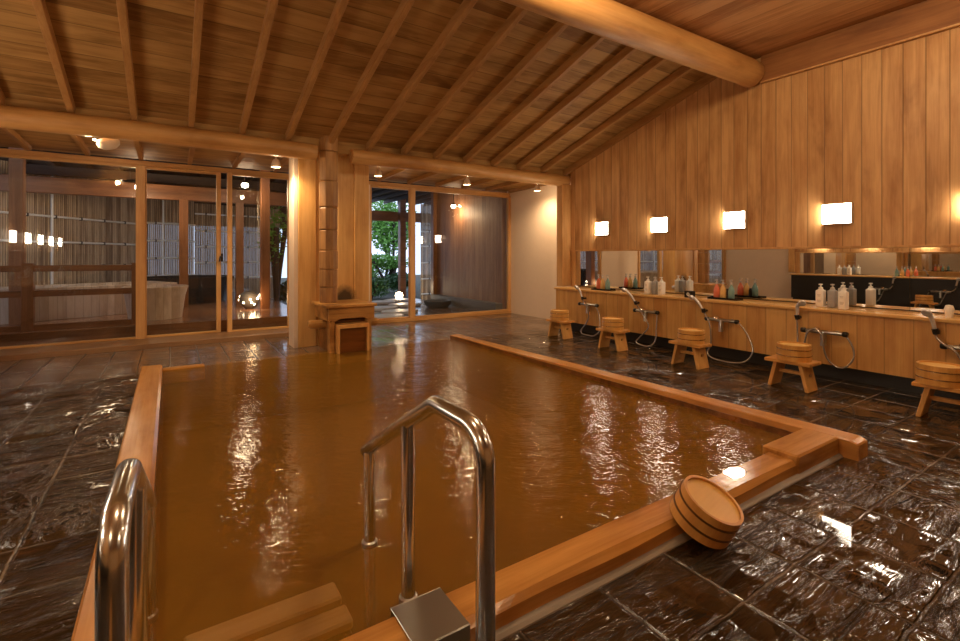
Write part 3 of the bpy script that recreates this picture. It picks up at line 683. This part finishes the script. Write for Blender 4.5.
# ================================================================ HANDRAILS, PLATE, STEPS
def handrail(x, label, y=.86, rz=0, zf=0.0, dz=0.0):
    t = thing('handrail', label, 'handrail', (x, y, dz), rz); R = .0215
    bend = []
    for k in range(9):
        a = PI/2*k/8; bend.append((0, .075*(1-math.cos(a)), .545+.075*math.sin(a)))
    path = [(0, 0, zf), (0, 0, .3), (0, 0, .52)]+bend+[(0, .15, .6205), (0, .225, .6215), (0, .242, .617), (0, .26, .606)]+[(0, .5, .47), (0, .745, .325), (0, .752, .321)]
    bm = bmesh.new(); tube(bm, path, [R]*(len(path)-1)+[R*.8], 24); link('top_rail', bm, M['steel'], t, 50)
    for (y, zt, zb) in ((.40, .522, -.5), (.715, .338, -.54)):
        bm = bmesh.new(); tube(bm, [(0, y, zb), (0, y, zt)], R*.92, 20); link('post', bm, M['steel'], t, 50)
    for (y, z) in ((.40, .012), (.715, .012), (0, zf)):
        bm = bmesh.new(); lathe(bm, [(R, z), (R*1.22, z), (R*1.22, z+.016), (R*.95, z+.02)], 20, T(0, y, 0)); link('collar', bm, M['steel_b'], t, 50)
handrail(.572, 'polished steel handrail in the foreground centre, stepping down into the pool')
handrail(-.075, 'polished steel handrail at the lower left, seen almost end on', .93, -.03, .10, -.04)
pl = thing('coping_cover', 'brushed steel cover wrapped over the near coping beside the right handrail', 'metal plate', (.56, 1.1, 0))
pb = link('cover_plate', boxes([(.485, .632, 1.022, 1.178, .0735, .0765), (.485, .632, 1.019, 1.022, .004, .0765), (.485, .632, 1.178, 1.181, -.05, .0765)], .001), M['steel_b'], pl); pb.location = (-.56, -1.1, 0)
bm = bmesh.new()
for xx in (.515, .60): lathe(bm, [(0, 0), (.006, 0), (.005, .003), (0, .004)], 10, T(xx-.56, 1.019-1.1, .045) @ Matrix.Rotation(PI/2, 4, 'X'))
link('screw', bm, M['chrome'], pl)
ps = thing('pool_steps', 'submerged pale wooden steps between the two handrails', 'steps', (.22, 1.35, -.3))
for i, (y0, y1, z) in enumerate(((1.31, 1.385, -.012), (1.415, 1.50, -.012))):
    o = link('tread', B(.03, .43, y0, y1, z-.03, z, bev=.006), M['paletread'], ps); o.location = (-.22, -1.35, .3)
o = link('side_frame', boxes([(.40, .425, 1.30, 1.51, -.55, -.043), (.035, .06, 1.30, 1.51, -.55, -.043)], .005), M['darkwood'], ps); o.location = (-.22, -1.35, .3)

# ================================================================ EAVES LAMPS
def evlamp(x, y, z, label, target, w, body='cream', ang=150):
    t = thing('eaves_spotlight', label, 'lamp', (x, y, z), 0, 'spotlights under the eaves')
    zt = eave(y)-z
    bm = bmesh.new(); tube(bm, [(0, 0, .05), (0, 0, zt)], .008, 8); lathe(bm, [(0, zt-.015), (.03, zt-.014), (.03, zt), (0, zt)], 14); link('stem', bm, M['cream'], t, 40)
    bm = bmesh.new(); lathe(bm, [(.0, .055), (.022, .052), (.036, .03), (.044, 0), (.048, -.03), (.044, -.03), (.04, 0), (.0, .02)], 24); link('lamp_body', bm, M[body], t, 40)
    bm = bmesh.new(); lathe(bm, [(0, -.012), (.022, -.008), (.026, .004), (0, .012)], 18); link('bulb', bm, M['bulb'], t, 40)
    spot('eaves_spot_glow', (x, y, z-.032), target, w, ang)
    point('eaves_bulb_glow', (x, y, z-.06), 3.0, (1, .74, .44), .025)
evlamp(.93, 5.36, 1.96, 'small spotlight left of the column, shining on its side', (1.10, 5.52, .8), 60)
evlamp(2.19, 5.72, 2.03, 'small spotlight just right of the column', (2.2, 5.9, 0), 22)
evlamp(3.36, 5.5, 1.99, 'small spotlight above the middle of the wide right window', (3.4, 5.2, 0), 22)
evlamp(4.68, 5.62, 2.02, 'small spotlight shining on the pale plaster wall', (4.95, 5.80, .4), 42)
gl = thing('dome_lamp', 'cream dome lamp hanging under the eaves at the upper left', 'lamp', (-.46, 5.42, 2.0))
bm = bmesh.new(); lathe(bm, [(0, -.045), (.05, -.035), (.08, -.01), (.088, .02), (.07, .05), (.03, .06), (0, .06)], 28, Matrix.Rotation(-.3, 4, 'Y')); link('lamp_shade', bm, M['cream'], gl, 40)
bm = bmesh.new(); tube(bm, [(0, 0, .05), (0, 0, eave(5.42)-2.0)], .007, 8); link('stem', bm, M['cream'], gl)
bm = bmesh.new(); lathe(bm, [(0, 0), (.012, .004), (.014, .014), (0, .02)], 12, T(-.10, -.01, .02)); link('bulb', bm, M['bulb'], gl)
point('dome_lamp_glow', (-.60, 5.40, 2.0), 7, (1, .72, .42), .03)
for i, p in enumerate(FILL):
    t = thing('fill_lamp', 'added round fill lamp in the flat ceiling, out of view', 'lamp', p, 0, 'added ceiling fill lamps')  # housing for the added fill light, not a known fixture
    bm = bmesh.new(); lathe(bm, [(.05, -.01), (.085, -.01), (.09, .04), (.05, .04)], 24); link('lamp_ring', bm, M['cream'], t, 40)

# ================================================================ OUTSIDE
struct('ground', boxes([(-14, 16, 6.86, 26, -.35, -.12)]), M['soil'], 'dark garden ground')
struct('terrace_deck', boxes([(-4, 1.66, 7.0, 13.6, .14, .17)]), M['deck'], 'wooden terrace deck')
struct('terrace_riser', boxes([(-4, 1.66, 6.98, 7.0, -.12, .17)]), M['red'], 'red brown board face of the deck edge')
struct('terrace_roof', boxes([(-4, 9.0, 6.92, 13.2, 2.62, 2.7)]), M['blackroof'], 'dark roof over the terrace')
r0 = None
for k in range(24):
    x = -2.5+.43*k
    if r0 is None:
        bm = bmesh.new(); box(bm, -.03, .03, 6.93, 13.2, 2.52, 2.61); r0 = link('terrace_rafter', bm, M['blackroof']); tag(r0, 'dark terrace roof rafter seen through the windows', 'rafter', 'terrace rafters'); r = r0
    else: r = r0.copy(); C.objects.link(r)
    r.location = (x, 0, 0)
def beam(name, b, m, label, cat): return tag(link(name, B(*b, bev=.006), m), label, cat)
beam('terrace_beam', (-4, 1.9, 9.4, 9.52, 1.93, 2.17), M['red'], 'red brown terrace beam behind the left windows', 'beam')
beam('terrace_beam', (-4, 1.9, 9.8, 9.9, 2.25, 2.4), M['blackroof'], 'dark upper terrace beam behind the left windows', 'beam')
beam('terrace_beam', (-4, 2.6, 12.75, 12.8, 1.7, 2.62), M['blackroof'], 'dark boarding under the roof edge above the bamboo fences', 'board')
beam('terrace_beam', (2.7, 9.0, 12.6, 12.75, 1.98, 2.25), M['red'], 'red brown terrace beam before the garden', 'beam')
def tpost(x, y, w, z0, z1, label, m='redv'):
    o = tag(link('terrace_post', B(-w/2, w/2, -w/2, w/2, z0, z1, bev=.005), M[m]), label, 'post'); o.location = (x, y, 0)
tpost(.19, 9.3, .13, .17, 1.93, 'red brown post standing before the dark round tub')
tpost(1.02, 9.3, .12, .17, 1.93, 'slim post seen through the sliding pane, left of the lantern')
tpost(1.26, 8.2, .13, -.12, 2.5, 'tall post at the deck corner beside the column')
tpost(5.4, 12.3, .17, -.12, 2.6, 'dark post in front of the garden', 'red')
tpost(-1.55, 7.9, .13, .17, 2.5, 'broad post behind the far left pane')
tpost(4.93, 9.45, .13, -.12, 2.5, 'reddish post at the edge of the board screen')
# bamboo fences
def fence(p0, p1, z0, z1, rails, label, axis='X', verticals=()):
    t = thing('bamboo_fence', label, 'fence', (p0[0], p0[1], 0)); v = Vector((p1[0]-p0[0], p1[1]-p0[1], 0)); L = v.length; ang = math.atan2(v.y, v.x)
    t.rotation_euler = (0, 0, ang)
    bm = bmesh.new(); n = int(L/.035)
    for i in range(n): tube(bm, [(.0175+i*.035, .02, z0), (.0175+i*.035, .02, z1)], .0165, 6)
    link('bamboo_screen', bm, M['fence'], t)
    for z in rails:
        bm = bmesh.new(); tube(bm, [(0, -.022, z), (L*.5, -.024, z+.01), (L, -.022, z)], .018, 8); r = link('rail', bm, M['bamboo'], t, 60)
        bm = bmesh.new()
        for q in range(int(L/.45)): box(bm, .2+q*.45, .225+q*.45, -.045, .0, z-.022, z+.03)
        link('binding', bm, M['black'], r)
    for q in verticals:
        bm = bmesh.new(); tube(bm, [(q, -.03, z0), (q, -.03, z1)], .018, 8); link('upright', bm, M['bamboo'], t)
fence((-4.2, 6.9), (-.45, 11.7), .17, 2.4, (.45, .82, 1.22, 1.63), 'bamboo fence slanting behind the far left pane', verticals=(2.9, 4.2))
fence((-.45, 11.7), (.45, 12.1), .17, 2.3, (.59, .95, 1.31, 1.67), 'short bamboo fence between mullion and post', verticals=(.35,))
fence((.45, 12.1), (2.3, 12.6), -.1, 2.15, (.5, .85, 1.2, 1.55, 1.92), 'bamboo fence behind the dark tub and the lantern', verticals=())
fence((5.25, 10.8), (6.9, 10.8), -.1, 2.3, (.05, .43, .83, 1.24, 1.61), 'bamboo fence behind the wide right pane')
# railing just outside the far left pane
rl = thing('terrace_railing', 'low red brown railing just outside the left pane', 'railing', (-.8, 7.15, 0))
for a in (-1.32, -.34): 
    o = link('railing_post', B(a-.05, a+.05, 7.12, 7.22, .17, .92, bev=.004), M['redv'], rl); o.location = (.8, -7.15, 0)
for z in (.86, .58, .20): 
    o = link('railing_rail', B(-2.6, -.3, 7.14, 7.18, z-.035, z+.035, bev=.004), M['red'], rl); o.location = (.8, -7.15, 0)
# pale rectangular bath
rb = thing('rectangular_tub', 'pale wooden rectangular bath behind the railing', 'tub', (-1.0, 8.8, .17), .42)
for b in ((-1.2, 1.0, -.45, -.40, 0, .42), (-1.2, 1.0, .40, .45, 0, .42), (-1.2, -1.15, -.40, .40, 0, .42), (.95, 1.0, -.40, .40, 0, .42)): link('side_board', B(*b, bev=.005), M['tubwood'], rb)
link('bath_water', B(-1.15, .95, -.4, .4, .30, .33), M['tubdark'], rb)
bm = bmesh.new(); lathe(bm, [(0, 0), (.30, 0), (.34, .30), (.375, .42), (.36, .43), (.325, .30), (.0, .28)], 36)
rt = tag(link('round_tub', bm, M['tubwood'], smooth=40), 'pale round wooden tub just outside the mullion', 'tub'); rt.location = (-.16, 7.75, .17)
bm = bmesh.new(); lathe(bm, [(0, 0), (.66, 0), (.76, .35), (.80, .45), (.76, .45), (.70, .35), (0, .33)], 48)
dt = tag(link('round_tub', bm, M['tubdark'], smooth=40), 'large dark round bath on the deck behind the post', 'tub'); dt.location = (.25, 10.35, .17)
# patterned lantern
ln = thing('pierced_lantern', 'pierced ball lantern glowing on the deck', 'lamp', (1.06, 8.35, .17))
bm = bmesh.new(); lathe(bm, [(0, 0), (.06, 0), (.12, .05), (.155, .14), (.14, .22), (.08, .27), (0, .28)], 24); link('lantern_shell', bm, M['stone'], ln, 40)
bm = bmesh.new(); rng = random.Random(3)
for k in range(26):
    a = rng.uniform(-PI, PI); zz = rng.uniform(.07, .22); r = .156 if zz < .17 else .145
    lathe(bm, [(0, .0), (.016, .001), (0, .006)], 8, T(r*math.cos(a), r*math.sin(a), zz) @ Matrix.Rotation(a, 4, 'Z') @ Matrix.Rotation(PI/2, 4, 'Y'))
link('lantern_hole', bm, M['gbulb'], ln); tag(ln.children[-1], kind='stuff')
point('lantern_glow', (1.06, 8.05, .35), 4, (1, .6, .3), .05)
def bulb(x, y, z, label, w):
    t = thing('terrace_lamp', label, 'lamp', (x, y, z))
    bm = bmesh.new(); lathe(bm, [(0, -.045), (.04, -.03), (.052, 0), (.04, .03), (0, .036)], 18); link('bulb', bm, M['bulb'], t, 40)
    bm = bmesh.new(); tube(bm, [(0, 0, .03), (0, 0, 2.5-z)], .008, 8); lathe(bm, [(.012, .03), (.05, .028), (.02, .07), (0, .08)], 16); link('stem', bm, M['black'], t)
    point('terrace_lamp_glow', (x, y, z-.12), w, (1, .70, .42), .12)
bulb(.95, 8.0, 2.07, 'bright bulb hanging over the terrace beside the column', 16)
bulb(-.39, 8.7, 2.02, 'added bulb lighting the terrace, hidden behind the mullion', 26)  # extra lamp added to light the terrace, kept out of sight
bulb(4.78, 8.35, 2.0, 'bulb under the terrace roof behind the wide right pane', 16)
# board screen outside, basin
struct('wall_terrace', boxes([(4.95, 5.1, 6.9, 9.38, -.12, 2.6)]), M['extwall'], 'board screen wall beyond the wide right pane')
struct('wall_terrace_base', boxes([(4.80, 4.95, 6.9, 9.38, -.12, .16)]), M['stone'], 'stone foot of the board screen')
struct('terrace_paving', boxes([(1.68, 4.95, 6.92, 10.5, -.2, -.02)]), M['smooth'], 'dark paving outside the right panes')
bm = bmesh.new(); lathe(bm, [(0, 0), (.20, 0), (.26, .06), (.28, .13), (.23, .13), (.21, .09), (0, .08)], 28)
o = tag(link('stone_basin', bm, M['stone'], smooth=40), 'low round stone basin outside the wide right pane', 'basin'); o.location = (4.5, 8.5, -.02)
# pale stepping stones
rng = random.Random(8)
stones = [(2.95, 7.4, .42), (3.45, 7.95, .42), (3.3, 8.65, .42), (4.0, 9.0, .42), (3.75, 9.75, .42), (4.3, 10.0, .36)]
ws = ['nearest', 'second', 'third', 'fourth', 'fifth', 'farthest']
for (x, y, r), w in zip(stones, ws):
    bm = bmesh.new(); n = 9; poly = [(r*rng.uniform(.75, 1)*math.cos(2*PI*k/n), .62*r*rng.uniform(.75, 1)*math.sin(2*PI*k/n)) for k in range(n)]
    prism(bm, poly, 'Z', 0, .05, .01); o = tag(link('stepping_stone', bm, M['palestone']), 'pale flat stepping stone outside the garden pane, %s from the glass' % w, 'stone', 'stepping stones'); o.location = (x, y, -.02)
# garden
def foliage(bm, c, r, n, size, rng):
    for i in range(n):
        d = Vector((rng.gauss(0, 1), rng.gauss(0, 1), rng.gauss(0, 1))).normalized()*rng.uniform(.55, 1)
        p = Vector(c)+Vector((d.x*r[0], d.y*r[1], d.z*r[2])); s = size*rng.uniform(.6, 1.3)
        a = Vector((rng.gauss(0, 1), rng.gauss(0, 1), rng.gauss(0, .7))).normalized(); b = a.cross(Vector((rng.gauss(0, 1), rng.gauss(0, 1), rng.gauss(0, 1)))).normalized()
        vs = [bm.verts.new(p+a*s), bm.verts.new(p+b*s*.45), bm.verts.new(p-a*s), bm.verts.new(p-b*s*.45)]; bm.faces.new(vs)
def shrub(name, loc, r, n, size, m, label, seed, trunk=.0, cat='shrub'):
    t = thing(name, label, cat, loc); rng = random.Random(seed)
    bm = bmesh.new()
    for k in range(5): foliage(bm, (rng.uniform(-.4, .4)*r[0], rng.uniform(-.4, .4)*r[1], trunk+r[2]*rng.uniform(.6, 1.4)), (r[0]*.7, r[1]*.7, r[2]*.7), n//5, size, rng)
    link('foliage', bm, M[m], t)
    bm = bmesh.new()
    for k in range(4):
        a = rng.uniform(0, 2*PI); tube(bm, smoothpath([(0, 0, -.1), (.1*r[0]*math.cos(a), .1*r[0]*math.sin(a), trunk*.5+.2*r[2]), (.5*r[0]*math.cos(a), .5*r[1]*math.sin(a), trunk+r[2]*1.2)], 4), .02 if trunk < .5 else .05, 6)
    link('stem', bm, M['bark'], t)
shrub('garden_shrub', (6.0, 15.0, -.1), (1.1, .4, .35), 2600, .05, 'leafA', 'clipped bright green hedge in the garden', 1, .5)
shrub('garden_shrub', (4.4, 12.0, -.1), (.55, .4, .3), 1400, .045, 'leafB', 'dark low shrub left of the garden lamp', 2)
shrub('garden_shrub', (5.9, 13.6, -.1), (.55, .4, .35), 1600, .05, 'leafB', 'dark low shrub behind the dark garden post', 3)
shrub('garden_shrub', (4.9, 13.9, -.1), (.45, .4, .45), 1500, .05, 'leafA', 'rounded green shrub behind the garden lamp', 4)
shrub('garden_tree', (7.0, 16.8, -.1), (1.3, .8, 1.25), 5200, .07, 'leafA', 'leafy tree behind the hedge', 5, 1.0, 'tree')
shrub('garden_tree', (9.9, 17.2, -.1), (1.3, .9, 1.4), 3000, .08, 'leafB', 'dark tree behind the garden post', 6, .8, 'tree')
shrub('garden_tree', (1.85, 10.6, -.1), (.35, .35, .65), 600, .045, 'leafA', 'thin young tree seen beside the column', 7, .9, 'tree')
shrub('garden_shrub', (2.3, 11.4, -.1), (.35, .3, .3), 900, .045, 'leafB', 'low shrub at the foot of the thin young tree', 8)
gn = thing('garden_lamp', 'low glowing garden lamp among the shrubs', 'lamp', (4.62, 10.7, -.1))
bm = bmesh.new(); lathe(bm, [(0, .06), (.07, .08), (.095, .15), (.07, .22), (0, .24)], 16); link('lamp_globe', bm, M['gbulb'], gn, 40)
bm = bmesh.new(); lathe(bm, [(.09, -.02), (.09, .03), (.05, .07), (0, .075)], 16); link('lamp_base', bm, M['stone'], gn, 40)
point('garden_lamp_glow', (4.55, 10.45, .25), 14, (1, .7, .4), .06)
